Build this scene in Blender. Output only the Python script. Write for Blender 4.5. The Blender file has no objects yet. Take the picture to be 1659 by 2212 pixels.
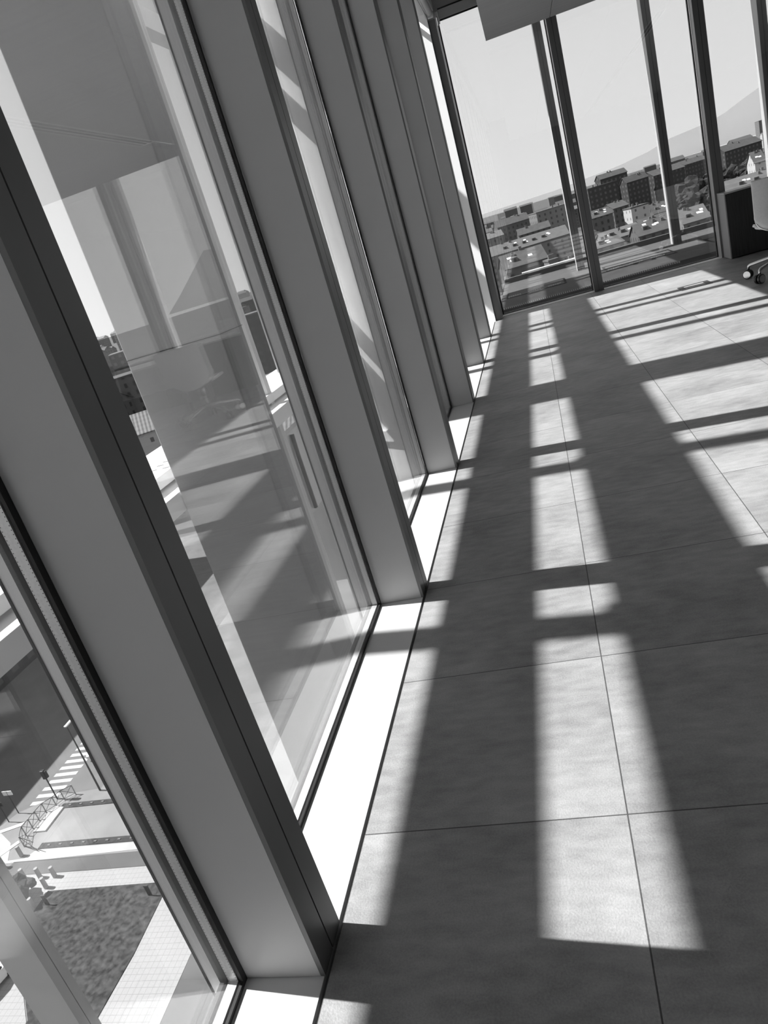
import bpy, bmesh, math, random
from mathutils import Vector, Matrix
random.seed(7)
C = bpy.context.scene.collection
SC = bpy.context.scene

# ------------------------------------------------------------------ camera
cam_d = bpy.data.cameras.new('camera'); cam = bpy.data.objects.new('camera', cam_d); C.objects.link(cam)
cr = Vector((0.94438, 0.17693, -0.27720)); cu = Vector((0.19247, 0.38607, 0.90216)); cf = Vector((-0.26664, 0.90534, -0.33055))
cam.matrix_world = Matrix(((cr.x, cu.x, -cf.x, 0.6562), (cr.y, cu.y, -cf.y, 0.0), (cr.z, cu.z, -cf.z, 1.25), (0, 0, 0, 1)))
cam_d.sensor_fit = 'HORIZONTAL'; cam_d.sensor_width = 36; cam_d.lens = 36 * 1562.31 / 1659
cam_d.clip_start = 0.02; cam_d.clip_end = 40000
SC.camera = cam

# ------------------------------------------------------------------ light
SUN_K, SUN_T = 0.122, 1.318            # sun travels (1, -K, -T)
sd = bpy.data.lights.new('sun', 'SUN'); sun = bpy.data.objects.new('sun', sd); C.objects.link(sun)
sd.energy = 11.0; sd.angle = 0.0093
sun.rotation_euler = Vector((1, -SUN_K, -SUN_T)).to_track_quat('-Z', 'Y').to_euler()
W = bpy.data.worlds.new('sky'); SC.world = W; W.use_nodes = True
nt = W.node_tree; nt.nodes.clear()
wo = nt.nodes.new('ShaderNodeOutputWorld'); bg = nt.nodes.new('ShaderNodeBackground')
tc = nt.nodes.new('ShaderNodeTexCoord'); sx = nt.nodes.new('ShaderNodeSeparateXYZ'); rp = nt.nodes.new('ShaderNodeValToRGB')
nt.links.new(tc.outputs['Generated'], sx.inputs[0]); nt.links.new(sx.outputs[2], rp.inputs[0])
rp.color_ramp.elements[0].position = 0.0; rp.color_ramp.elements[0].color = (.92, .92, .92, 1)
rp.color_ramp.elements[1].position = 0.75; rp.color_ramp.elements[1].color = (.50, .50, .50, 1)
nt.links.new(rp.outputs[0], bg.inputs[0]); bg.inputs[1].default_value = 1.22
nt.links.new(bg.outputs[0], wo.inputs[0])
SC.view_settings.view_transform = 'Standard'; SC.view_settings.look = 'None'
SC.view_settings.exposure = 0.0; SC.view_settings.gamma = 1.0; SC.view_settings.use_curve_mapping = False
try:
    SC.cycles.transparent_max_bounces = 32; SC.cycles.max_bounces = 10; SC.cycles.diffuse_bounces = 6
    SC.cycles.caustics_reflective = False; SC.cycles.caustics_refractive = False
except Exception: pass

# ------------------------------------------------------------------ materials
def mat(name, v, rough=.6, metal=0.0, noise=0.0, nscale=8.0, bump=0.0, bscale=40.0, stretch=None, spec=None):
    m = bpy.data.materials.new(name); m.use_nodes = True
    n = m.node_tree; b = n.nodes['Principled BSDF']
    b.inputs['Base Color'].default_value = (v, v, v, 1); b.inputs['Roughness'].default_value = rough
    b.inputs['Metallic'].default_value = metal
    if spec is not None: b.inputs['Specular IOR Level'].default_value = spec
    co = n.nodes.new('ShaderNodeTexCoord').outputs['Object']
    if stretch:
        mp = n.nodes.new('ShaderNodeMapping'); mp.inputs['Scale'].default_value = stretch
        n.links.new(co, mp.inputs[0]); co = mp.outputs[0]
    t = n.nodes.new('ShaderNodeTexNoise'); t.inputs['Scale'].default_value = nscale; t.inputs['Detail'].default_value = 8
    n.links.new(co, t.inputs['Vector'])
    r = n.nodes.new('ShaderNodeMapRange'); r.inputs[1].default_value = .3; r.inputs[2].default_value = .7
    r.inputs[3].default_value = v * (1 - noise - .01); r.inputs[4].default_value = v * (1 + noise + .01)
    n.links.new(t.outputs[0], r.inputs[0]); n.links.new(r.outputs[0], b.inputs['Base Color'])
    if bump:
        t2 = n.nodes.new('ShaderNodeTexNoise'); t2.inputs['Scale'].default_value = bscale; t2.inputs['Detail'].default_value = 6
        n.links.new(co, t2.inputs['Vector'])
        bp = n.nodes.new('ShaderNodeBump'); bp.inputs['Strength'].default_value = bump; bp.inputs['Distance'].default_value = .01
        n.links.new(t2.outputs[0], bp.inputs['Height']); n.links.new(bp.outputs[0], b.inputs['Normal'])
    return m

def mth(n, op, a, b=None, c=None):
    x = n.nodes.new('ShaderNodeMath'); x.operation = op
    for i, v in enumerate((a, b, c)):
        if v is None: continue
        if isinstance(v, (int, float)): x.inputs[i].default_value = v
        else: n.links.new(v, x.inputs[i])
    return x.outputs[0]

def glass_mat(name, f0=.05, tint=.97):
    m = bpy.data.materials.new(name); m.use_nodes = True; n = m.node_tree; n.nodes.clear()
    o = n.nodes.new('ShaderNodeOutputMaterial'); mx = n.nodes.new('ShaderNodeMixShader')
    tr = n.nodes.new('ShaderNodeBsdfTransparent'); tr.inputs[0].default_value = (tint, tint, tint, 1)
    gl = n.nodes.new('ShaderNodeBsdfGlossy'); gl.inputs['Roughness'].default_value = 0.0
    gl.inputs[0].default_value = (.97, .97, .97, 1)
    g = n.nodes.new('ShaderNodeNewGeometry'); vm = n.nodes.new('ShaderNodeVectorMath'); vm.operation = 'DOT_PRODUCT'
    n.links.new(g.outputs['Incoming'], vm.inputs[0]); n.links.new(g.outputs['Normal'], vm.inputs[1])
    c = mth(n, 'ABSOLUTE', vm.outputs['Value']); k = mth(n, 'POWER', mth(n, 'SUBTRACT', 1.0, c), 5.0)
    f = mth(n, 'MULTIPLY_ADD', k, 1 - f0, f0)
    n.links.new(f, mx.inputs[0]); n.links.new(tr.outputs[0], mx.inputs[1]); n.links.new(gl.outputs[0], mx.inputs[2])
    n.links.new(mx.outputs[0], o.inputs[0])
    return m

def floor_mat():
    m = bpy.data.materials.new('stone_tile'); m.use_nodes = True; n = m.node_tree; b = n.nodes['Principled BSDF']
    co = n.nodes.new('ShaderNodeTexCoord').outputs['Object']; s = n.nodes.new('ShaderNodeSeparateXYZ'); n.links.new(co, s.inputs[0])
    def joint(out, off, pitch):
        a = mth(n, 'DIVIDE', mth(n, 'SUBTRACT', out, off), pitch); fr = mth(n, 'FRACT', a)
        d = mth(n, 'MINIMUM', fr, mth(n, 'SUBTRACT', 1.0, fr))
        return mth(n, 'LESS_THAN', mth(n, 'MULTIPLY', d, pitch), 0.0016), mth(n, 'FLOOR', a)
    jx, ix = joint(s.outputs[0], .611 - .605 * 20, .605); jy, iy = joint(s.outputs[1], 1.254 - .6023 * 20, .6023)
    j = mth(n, 'MAXIMUM', jx, jy)
    wn = n.nodes.new('ShaderNodeTexWhiteNoise'); cb = n.nodes.new('ShaderNodeCombineXYZ'); n.links.new(ix, cb.inputs[0]); n.links.new(iy, cb.inputs[1])
    n.links.new(cb.outputs[0], wn.inputs['Vector'])
    off = n.nodes.new('ShaderNodeVectorMath'); off.operation = 'MULTIPLY_ADD'
    n.links.new(wn.outputs['Color'], off.inputs[0]); off.inputs[1].default_value = (9, 9, 9); n.links.new(co, off.inputs[2])
    def noise(scale, det, mp=None):
        t = n.nodes.new('ShaderNodeTexNoise'); t.inputs['Scale'].default_value = scale; t.inputs['Detail'].default_value = det
        src = off.outputs[0]
        if mp:
            q = n.nodes.new('ShaderNodeMapping'); q.inputs['Scale'].default_value = mp; n.links.new(src, q.inputs[0]); src = q.outputs[0]
        n.links.new(src, t.inputs['Vector']); return t.outputs[0]
    a = noise(3.0, 10); c = noise(24, 9, (.55, 1.4, 1)); e = noise(230, 5)
    v = mth(n, 'ADD', mth(n, 'MULTIPLY', a, .45), mth(n, 'ADD', mth(n, 'MULTIPLY', c, .33), mth(n, 'MULTIPLY', e, .22)))
    mr = n.nodes.new('ShaderNodeMapRange'); mr.inputs[1].default_value = .36; mr.inputs[2].default_value = .64
    mr.inputs[3].default_value = FLOOR_V * .70; mr.inputs[4].default_value = FLOOR_V * 1.30; n.links.new(v, mr.inputs[0])
    v2 = mth(n, 'ADD', mr.outputs[0], mth(n, 'MULTIPLY', mth(n, 'SUBTRACT', wn.outputs['Value'], .5), .02))
    dark = mth(n, 'MULTIPLY', v2, mth(n, 'SUBTRACT', 1.0, mth(n, 'MULTIPLY', j, .75)))
    n.links.new(dark, b.inputs['Base Color'])
    b.inputs['Roughness'].default_value = .5; b.inputs['Specular IOR Level'].default_value = .35
    bp = n.nodes.new('ShaderNodeBump'); bp.inputs['Strength'].default_value = .5; bp.inputs['Distance'].default_value = .002
    h = mth(n, 'SUBTRACT', mth(n, 'ADD', e, mth(n, 'MULTIPLY', c, .8)), mth(n, 'MULTIPLY', j, 2.0))
    n.links.new(h, bp.inputs['Height']); n.links.new(bp.outputs[0], b.inputs['Normal'])
    return m
FLOOR_V = .36

def facade_mat(name, wall, win, px=3.0, pz=3.1, wx=.38, wz=.5, zoff=0.0):
    # walls of distant blocks: a regular grid of window openings is the surface pattern of the facade
    m = bpy.data.materials.new(name); m.use_nodes = True; n = m.node_tree; b = n.nodes['Principled BSDF']
    b.inputs['Roughness'].default_value = .8
    co = n.nodes.new('ShaderNodeTexCoord').outputs['Object']; s = n.nodes.new('ShaderNodeSeparateXYZ'); n.links.new(co, s.inputs[0])
    h = mth(n, 'ADD', s.outputs[0], mth(n, 'MULTIPLY', s.outputs[1], 1.0))
    fx = mth(n, 'FRACT', mth(n, 'DIVIDE', h, px)); fz = mth(n, 'FRACT', mth(n, 'DIVIDE', mth(n, 'ADD', s.outputs[2], zoff), pz))
    inx = mth(n, 'LESS_THAN', mth(n, 'ABSOLUTE', mth(n, 'SUBTRACT', fx, .5)), wx / 2)
    inz = mth(n, 'LESS_THAN', mth(n, 'ABSOLUTE', mth(n, 'SUBTRACT', fz, .5)), wz / 2)
    g = n.nodes.new('ShaderNodeNewGeometry'); s2 = n.nodes.new('ShaderNodeSeparateXYZ'); n.links.new(g.outputs['Normal'], s2.inputs[0])
    up = mth(n, 'LESS_THAN', mth(n, 'ABSOLUTE', s2.outputs[2]), .5)
    w = mth(n, 'MULTIPLY', mth(n, 'MULTIPLY', inx, inz), up)
    v = mth(n, 'ADD', mth(n, 'MULTIPLY', w, win - wall), wall)
    n.links.new(v, b.inputs['Base Color'])
    return m

M = dict(
    floor=floor_mat(), glass=glass_mat('window_glass', .075),
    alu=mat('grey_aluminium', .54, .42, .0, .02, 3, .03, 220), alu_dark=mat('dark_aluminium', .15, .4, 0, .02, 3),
    sill=mat('white_lacquer_sill', .72, .35, 0, .02, 4, .02, 150), black=mat('black_gasket', .012, .6),
    groove=mat('dark_joint', .01, .8), spacer=mat('spacer_bar', .8, .4, .3, .05, 200),
    white=mat('white_render', .80, .7, 0, .02, 2), capm=mat('pale_metal', .88, .45, 0, .02, 5),
    ledge=mat('white_coated_metal', .85, .5, 0, .02, 3), post=mat('outer_post_metal', .60, .45, 0, .03, 3),
    colm=mat('column_cladding', .36, .5, 0, .04, 2), wallm=mat('room_wall', .16, .7, 0, .03, 2),
    ceil=mat('ceiling_white', .85, .7, 0, .02, 4), raft=mat('ceiling_panel_grey', .42, .6, 0, .05, 3, 0, 40, (.3, 6, 1)),
    deck=mat('deck_shade_grey', .10, .9, 0, .06, 3, spec=.1), void=mat('deck_slot', .012, .9, spec=.05),  # deck colour is darkened in place of shade on the terrace
    veneer=mat('dark_veneer', .035, .5, 0, .35, 9, .1, 60, (12, 12, .5)), cabside=mat('cabinet_side', .42, .5, 0, .03, 3),
    cabtop=mat('cabinet_top', .5, .4, 0, .03, 4), fabric=mat('light_fabric', .85, .85, 0, .03, 60, .2, 500),
    chrome=mat('polished_aluminium', .75, .15, .95), plastic=mat('black_plastic', .02, .35), desktop=mat('white_desktop', .75, .35, 0, .01, 4),
    ventf=mat('outlet_frame', .03, .5), ventl=mat('outlet_lid', .42, .5, 0, .04, 10), blind=mat('blind_tube', .55, .5), casing=mat('blind_casing', .40, .4),
    ground=mat('city_ground', .07, .9, 0, .35, .03), asphalt=mat('asphalt', .15, .9, 0, .12, .6), paving=mat('pale_paving', .42, .8, 0, .05, 1.0),
    beton=mat('plaza_concrete', .23, .85, 0, .14, .35), lane=mat('cycle_lane', .10, .85, 0, .12, .4), mark=mat('road_paint', .5, .7),
    lawn=mat('lawn_grass', .045, .95, 0, .75, 2.6, 1, 6), soil=mat('planted_bed', .04, .95, 0, .5, 4), iron=mat('street_iron', .03, .5),
    stone=mat('bollard_stone', .3, .8), carw=mat('car_paint_white', .75, .25), carg=mat('car_glass', .02, .1), tyre=mat('tyre', .02, .8),
    roof=mat('clay_roof', .075, .85, 0, .16, .5), roofl=mat('pale_roof', .125, .85, 0, .12, .4), chim=mat('chimney', .14, .8),
    leaf=mat('tree_leaves', .022, .9, 0, .6, .7, .8, 2), trunk=mat('bark', .06, .9), mount=mat('hazy_mountain', .22, 1, 0, .02, .001),  # mountain base colour is paled to hold the distance haze
    rtile=mat('roof_tiles', .35, .8),
)
def wave_roof():
    m = bpy.data.materials.new('ribbed_roof_tiles'); m.use_nodes = True; n = m.node_tree; b = n.nodes['Principled BSDF']; b.inputs['Roughness'].default_value = .85
    co = n.nodes.new('ShaderNodeTexCoord').outputs['Object']; s = n.nodes.new('ShaderNodeSeparateXYZ'); n.links.new(co, s.inputs[0])
    f = mth(n, 'SINE', mth(n, 'MULTIPLY', s.outputs[0], 2 * math.pi / .9)); g = mth(n, 'SINE', mth(n, 'MULTIPLY', s.outputs[1], 2 * math.pi / 1.4))
    v = mth(n, 'MULTIPLY_ADD', f, .08, mth(n, 'MULTIPLY_ADD', g, .02, .19)); n.links.new(v, b.inputs['Base Color'])
    return m
M['wave'] = wave_roof()
def paving_grid():
    m = bpy.data.materials.new('paving_slabs'); m.use_nodes = True; n = m.node_tree; b = n.nodes['Principled BSDF']; b.inputs['Roughness'].default_value = .8
    co = n.nodes.new('ShaderNodeTexCoord').outputs['Object']; s = n.nodes.new('ShaderNodeSeparateXYZ'); n.links.new(co, s.inputs[0])
    js = []
    for k in (0, 1):
        fr = mth(n, 'FRACT', mth(n, 'DIVIDE', s.outputs[k], .42)); js.append(mth(n, 'LESS_THAN', fr, .06))
    j = mth(n, 'MAXIMUM', js[0], js[1]); v = mth(n, 'MULTIPLY_ADD', j, -.13, .35); n.links.new(v, b.inputs['Base Color'])
    return m
M['pavegrid'] = paving_grid()
def perforate(m):
    n = m.node_tree; b = n.nodes['Principled BSDF']; co = n.nodes.new('ShaderNodeTexCoord').outputs['Object']
    s = n.nodes.new('ShaderNodeSeparateXYZ'); n.links.new(co, s.inputs[0])
    dz = mth(n, 'MULTIPLY', mth(n, 'SUBTRACT', mth(n, 'FRACT', mth(n, 'DIVIDE', s.outputs[2], .0075)), .5), .0075)
    best = None
    for x in (-.2032, -.1862):
        dx = mth(n, 'SUBTRACT', s.outputs[0], x); d = mth(n, 'SQRT', mth(n, 'ADD', mth(n, 'MULTIPLY', dx, dx), mth(n, 'MULTIPLY', dz, dz)))
        k = mth(n, 'LESS_THAN', d, .0010); best = k if best is None else mth(n, 'MAXIMUM', best, k)
    old = b.inputs['Base Color'].links[0].from_socket; n.links.new(mth(n, 'MULTIPLY', old, mth(n, 'SUBTRACT', 1.0, mth(n, 'MULTIPLY', best, .92))), b.inputs['Base Color'])
perforate(M['spacer'])
F_DARK = facade_mat('dark_facade', .035, .10, 3.2, 3.1, .4, .45)
F_MID = facade_mat('mid_facade', .10, .03, 3.0, 3.0, .34, .5)
F_LIGHT = facade_mat('light_facade', .17, .05, 3.4, 3.0, .3, .45)
F_WHITE = facade_mat('white_facade', .45, .12, 4.0, 3.2, .22, .35)

# ------------------------------------------------------------------ mesh helpers
def box(bm, x0, x1, y0, y1, z0, z1):
    v = [bm.verts.new(p) for p in ((x0,y0,z0),(x1,y0,z0),(x1,y1,z0),(x0,y1,z0),(x0,y0,z1),(x1,y0,z1),(x1,y1,z1),(x0,y1,z1))]
    for f in ((3,2,1,0),(4,5,6,7),(0,1,5,4),(1,2,6,5),(2,3,7,6),(3,0,4,7)): bm.faces.new([v[i] for i in f])
def prism(bm, pts, z0, z1):
    a = [bm.verts.new((p[0], p[1], z0)) for p in pts]; b = [bm.verts.new((p[0], p[1], z1)) for p in pts]
    n = len(pts); bm.faces.new(list(reversed(a))); bm.faces.new(b)
    for i in range(n): bm.faces.new((a[i], a[(i+1) % n], b[(i+1) % n], b[i]))
def tube(bm, pts, r, n=10, r1=None):
    rings = []
    P = [Vector(p) for p in pts]
    for i, p in enumerate(P):
        d = (P[min(i+1, len(P)-1)] - P[max(i-1, 0)]).normalized()
        a = d.orthogonal().normalized() if i == 0 else (rings[-1][1] - d * rings[-1][1].dot(d)).normalized()
        b = d.cross(a); rr = r if r1 is None else r + (r1 - r) * i / (len(P) - 1)
        rings.append(([bm.verts.new(p + (a * math.cos(2*math.pi*k/n) + b * math.sin(2*math.pi*k/n)) * rr) for k in range(n)], a))
    for i in range(len(rings) - 1):
        A, B = rings[i][0], rings[i+1][0]
        for k in range(n): bm.faces.new((A[k], A[(k+1) % n], B[(k+1) % n], B[k]))
    bm.faces.new(list(reversed(rings[0][0]))); bm.faces.new(rings[-1][0])
def ring(bm, c, ax1, ax2, R, r, n=40, m=6):
    c, ax1, ax2 = Vector(c), Vector(ax1).normalized(), Vector(ax2).normalized(); ax3 = ax1.cross(ax2); R_ = []
    for i in range(n):
        t = 2*math.pi*i/n; d = ax1*math.cos(t) + ax2*math.sin(t)
        R_.append([bm.verts.new(c + d*(R + r*math.cos(2*math.pi*k/m)) + ax3*r*math.sin(2*math.pi*k/m)) for k in range(m)])
    for i in range(n):
        A, B = R_[i], R_[(i+1) % n]
        for k in range(m): bm.faces.new((A[k], A[(k+1) % m], B[(k+1) % m], B[k]))
def obj(name, bm, m, parent=None, bevel=0, smooth=False, seg=2):
    me = bpy.data.meshes.new(name); bmesh.ops.recalc_face_normals(bm, faces=bm.faces); bm.to_mesh(me); bm.free()
    me.materials.append(M[m] if isinstance(m, str) else m)
    o = bpy.data.objects.new(name, me); C.objects.link(o)
    if parent: o.parent = parent
    if smooth:
        for p in me.polygons: p.use_smooth = True
    if bevel:
        b = o.modifiers.new('bevel', 'BEVEL'); b.width = bevel; b.segments = seg; b.limit_method = 'ANGLE'
    return o
def bx(name, x0, x1, y0, y1, z0, z1, m, parent=None, bevel=0):
    bm = bmesh.new(); box(bm, x0, x1, y0, y1, z0, z1); return obj(name, bm, m, parent, bevel)
def tag(o, label, cat, group=None, kind=None):
    if label: o['label'] = label
    if cat: o['category'] = cat
    if group: o['group'] = group
    if kind: o['kind'] = kind
    return o
def thing(name, label, cat, loc=(0, 0, 0), rz=0, group=None, kind=None):
    o = bpy.data.objects.new(name, None); C.objects.link(o); o.location = loc; o.rotation_euler = (0, 0, rz)
    o.empty_display_size = .1
    return tag(o, label, cat, group, kind)
def struct(o, label=None): o['kind'] = 'structure'; (label and o.__setitem__('label', label)); return o
def dup(root, loc, rz=0, label=None, scale=None):
    r = root.copy(); C.objects.link(r); r.location = loc; r.rotation_euler = (0, 0, rz)
    if scale: r.scale = scale
    if label: r['label'] = label
    for ch in list(root.children):
        c = ch.copy(); C.objects.link(c); c.parent = r
        for g in ch.children:
            d = g.copy(); C.objects.link(d); d.parent = c
    return r

MY = [0.906 + 1.5 * k for k in range(-3, 6)]      # near faces of the left wall's mullions
MT = .117                                          # mullion width
Z1 = 3.50                                          # window head
CY = 9.55                                          # where the splayed corner wall starts

# ------------------------------------------------------------------ room shell
struct(bx('floor', .006, 7.5, -4, 9.79, -.3, 0, 'floor'), 'grey stone tile floor with sunlit stripes')
struct(bx('ceiling', -.25, 7.5, -4, 10.0, 3.66, 3.86, 'ceil'), 'pale ceiling above the window heads')
struct(bx('wall_right', 7.5, 7.7, -4, 10.0, -.3, 3.86, 'wallm'), 'plain grey wall facing the window wall')
struct(bx('wall_back', -.25, 7.7, -4.2, -4, -.3, 3.86, 'wallm'), 'plain grey wall behind the viewer')
struct(bx('trim_1', -.222, -.003, -4, CY + .02, -.16, 0, 'sill', bevel=.001), 'white sill running under the left window wall')
struct(bx('trim_2', .1, 7.5, 9.80, 9.965, -.16, .004, 'capm', bevel=.001), 'pale sill under the far windows')
struct(bx('trim_3', -.222, .1, -4, CY, 3.475, 3.66, 'alu'), 'head rail above the left windows')
struct(bx('trim_4', .0, 7.5, 9.75, 9.99, Z1, 3.66, 'alu'), 'head rail above the far windows')
struct(bx('trim_5', -.26, .006, -4, CY, -.45, -.16, 'groove'), 'dark slab edge below the sill')
struct(bx('trim_6', .0, 7.5, 9.79, 10.05, -.45, -.16, 'groove'), 'dark slab edge below the far sill')
# splayed white corner wall, running 45 degrees out from the corner post, with a ledge lower down
bm = bmesh.new(); s = 3.12
prism(bm, [(0.012, CY - .012), (0.012, CY + .08), (-s + .06, CY + s + .06), (-s, CY + s)], -38, 9)
cw = struct(obj('wall_corner', bm, 'white'), 'white splayed wall outside the far left corner, striped by shadows')
bm = bmesh.new(); prism(bm, [(-.30, CY + .30), (-.36, CY + .24), (-s - .06, CY + s - .06), (-s, CY + s)], -1.80, -1.62)
obj('ledge', bm, 'ledge', cw)

# ------------------------------------------------------------------ glazing
def left_window(i, y0, y1):
    w = thing('window_%d' % i, 'tall clear pane %d of the left window wall' % i, None, (0, y0, 0), kind='structure')
    L = y1 - y0
    bx('glass_pane', -.183, -.178, .002, L - .002, .006, Z1 - .02, 'glass', w)
    bx('glass_pane', -.212, -.206, .002, L - .002, .006, Z1 - .02, 'glass', w)
    for name, x0, x1, m, t in (('gasket', -.1775, -.171, 'black', .014), ('spacer', -.2050, -.184, 'spacer', .012), ('sealant', -.222, -.2125, 'black', .016)):
        bm = bmesh.new(); box(bm, x0, x1, 0, t, 0, Z1); box(bm, x0, x1, L - t, L, 0, Z1)
        box(bm, x0, x1, t, L - t, 0.0, t * .7); box(bm, x0, x1, t, L - t, Z1 - t, Z1)
        obj(name, bm, m, w)
for i in range(len(MY)):
    y1 = MY[i+1] if i + 1 < len(MY) else CY + .17
    left_window(i + 1, MY[i] + MT, y1)
FX = [1.268, 2.768, 4.268, 5.768]
def far_window(i, x0, x1):
    w = thing('window_%d' % i, 'tall clear pane %d of the far window wall' % i, None, (x0, 9.97, 0), kind='structure')
    L = x1 - x0
    bx('glass_pane', .002, L - .002, -.008, -.002, .006, Z1, 'glass', w)
    bx('glass_pane', .002, L - .002, .020, .026, .006, Z1, 'glass', w)
    bm = bmesh.new()
    for a, b in ((0, .012), (L - .012, L)): box(bm, a, b, -.012, .03, 0, Z1)
    box(bm, .012, L - .012, -.012, .03, .0, .012)
    obj('gasket', bm, 'black', w)
far_window(11, .095, FX[0])
for i in range(3): far_window(12 + i, FX[i] + .115, FX[i+1])
far_window(15, FX[3] + .115, 7.5)

# ------------------------------------------------------------------ mullions
def groove_profile(w, d, g=.004, gd=.008):
    # plan view outline: room face on +x at x=0 with a narrow centre groove
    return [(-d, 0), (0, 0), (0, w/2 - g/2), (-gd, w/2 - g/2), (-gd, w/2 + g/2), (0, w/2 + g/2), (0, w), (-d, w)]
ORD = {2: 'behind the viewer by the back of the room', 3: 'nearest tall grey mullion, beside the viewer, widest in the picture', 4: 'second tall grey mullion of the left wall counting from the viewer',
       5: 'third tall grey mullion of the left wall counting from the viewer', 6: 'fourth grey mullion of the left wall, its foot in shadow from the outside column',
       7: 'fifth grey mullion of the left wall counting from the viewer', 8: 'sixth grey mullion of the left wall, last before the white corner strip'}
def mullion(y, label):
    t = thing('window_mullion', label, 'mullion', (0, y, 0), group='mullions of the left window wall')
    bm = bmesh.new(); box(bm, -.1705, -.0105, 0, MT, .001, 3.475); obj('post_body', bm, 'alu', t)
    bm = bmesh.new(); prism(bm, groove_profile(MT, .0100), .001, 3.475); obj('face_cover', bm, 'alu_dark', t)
    bx('groove_backing', -.0098, -.0065, MT/2 - .0019, MT/2 + .0019, .0015, 3.47, 'groove', t)
    bm = bmesh.new(); box(bm, -.262, -.2225, .001, MT - .001, -.4, 3.66); obj('outer_cap', bm, 'capm', t)
    bx('cap_edge', -.267, -.262, -.001, .004, -.4, 3.66, 'groove', t)
    return t
for i, y in enumerate(MY):
    mullion(y, ('grey window mullion %s' % ORD[2] if i < 2 else None) or ORD.get(i + 1, None) or 'grey window mullion of the left wall beside the viewer')
names = {}
k = 0
for o in [o for o in C.objects if o.name.startswith('window_mullion')]:
    y = o.location.y
    if y < -2: o['label'] = 'grey window mullion farthest back, out of the picture'
    elif y < -1: o['label'] = 'grey window mullion behind the viewer, out of the picture'
    elif y < 0: o['label'] = 'grey window mullion just behind the viewer, out of the picture'
    else: o['label'] = [ORD[3], ORD[4], ORD[5], ORD[6], ORD[7], ORD[8]][int(round((y - .906) / 1.5))]
FL = ['dark window mullion of the far wall standing free between the first two panes', 'dark window mullion of the far wall rising behind the low cabinet', 'far wall mullion behind the cabinet, right of the picture', 'last far wall mullion, right of the picture']
for i, x in enumerate(FX):
    t = thing('window_mullion', FL[i], 'mullion', (x, 9.78, 0), group='mullions of the far window wall')
    bm = bmesh.new(); P = [(0, 0), (.0555, 0), (.0555, .008), (.0595, .008), (.0595, 0), (.115, 0), (.115, .010), (0, .010)]
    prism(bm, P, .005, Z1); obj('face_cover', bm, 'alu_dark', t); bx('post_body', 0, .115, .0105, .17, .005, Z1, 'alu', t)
    bx('groove_backing', .0557, .0593, .0065, .0098, .005, Z1 - .01, 'groove', t)
t = thing('corner_post', 'dark corner post where the left and far window walls meet', 'post', (.012, 9.565, 0))
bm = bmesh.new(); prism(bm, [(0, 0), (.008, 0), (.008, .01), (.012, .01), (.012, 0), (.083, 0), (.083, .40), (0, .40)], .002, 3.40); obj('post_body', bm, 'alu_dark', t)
bx('groove_backing', .0082, .0118, .0085, .012, .002, 3.4, 'groove', t)
bm = bmesh.new(); prism(bm, [(.002, .02), (.08, .02), (.08, .38), (.002, .38)], 3.40, 3.66); obj('head_block', bm, 'cabside', t)

# ------------------------------------------------------------------ ceiling panels and blinds
px = [.59, 1.297] + [1.302 + .71 * k for k in range(1, 9)]
ps = [(.59, 1.297), (1.302, 2.01), (2.015, 2.72), (2.86, 3.56), (3.565, 4.27), (4.275, 4.98), (4.985, 5.69), (5.695, 6.4), (6.405, 7.1)]
pl = ['first', 'second', 'third', 'fourth', 'fifth', 'sixth', 'seventh', 'eighth', 'ninth']
for i, (a, b) in enumerate(ps):
    o = bx('ceiling_panel', a, b, -3.9, CY, 3.01, 3.07, 'raft', bevel=.001)
    tag(o, 'long grey suspended ceiling panel, %s from the left windows' % pl[i], 'ceiling panel', 'suspended ceiling panels')
t = thing('ceiling_diffuser', 'narrow slotted air diffuser between the third and fourth ceiling panels', 'diffuser', (2.79, 7.0, 3.01))
bx('frame', -.07, .07, -1.6, 1.4, 0, .05, 'capm', t)
bm = bmesh.new()
for k in range(2): box(bm, -.045 + .055 * k, -.01 + .055 * k, -1.55, 1.35, -.002, .02)
obj('slots', bm, 'void', t)
t = thing('roller_blind', 'rolled up blind tube running above the left windows', 'blind', (.06, 0, 3.44))
bm = bmesh.new(); tube(bm, [(0, -3.9, 0), (0, 9.42, 0)], .034, 20); obj('tube', bm, 'blind', t, smooth=True)
bx('bracket', -.03, .03, 9.425, 9.45, -.05, .03, 'capm', t, .003)
bx('weight_bar', -.05, -.038, -3.9, 9.42, -.045, -.02, 'casing', t)
t = thing('roller_blind', 'dark blind casing above the first far window', 'blind', (.14, 9.70, 3.42))
bx('casing', 0, 2.6, -.05, .05, -.02, .08, 'casing', t, .004); bx('lower_lip', 0, 2.6, -.055, -.045, -.045, -.028, 'black', t); bx('upper_lip', 0, 2.6, -.056, -.0505, .068, .082, 'black', t)
bx('bracket', -.022, -.004, -.04, .04, -.05, .06, 'capm', t, .003)

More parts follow.
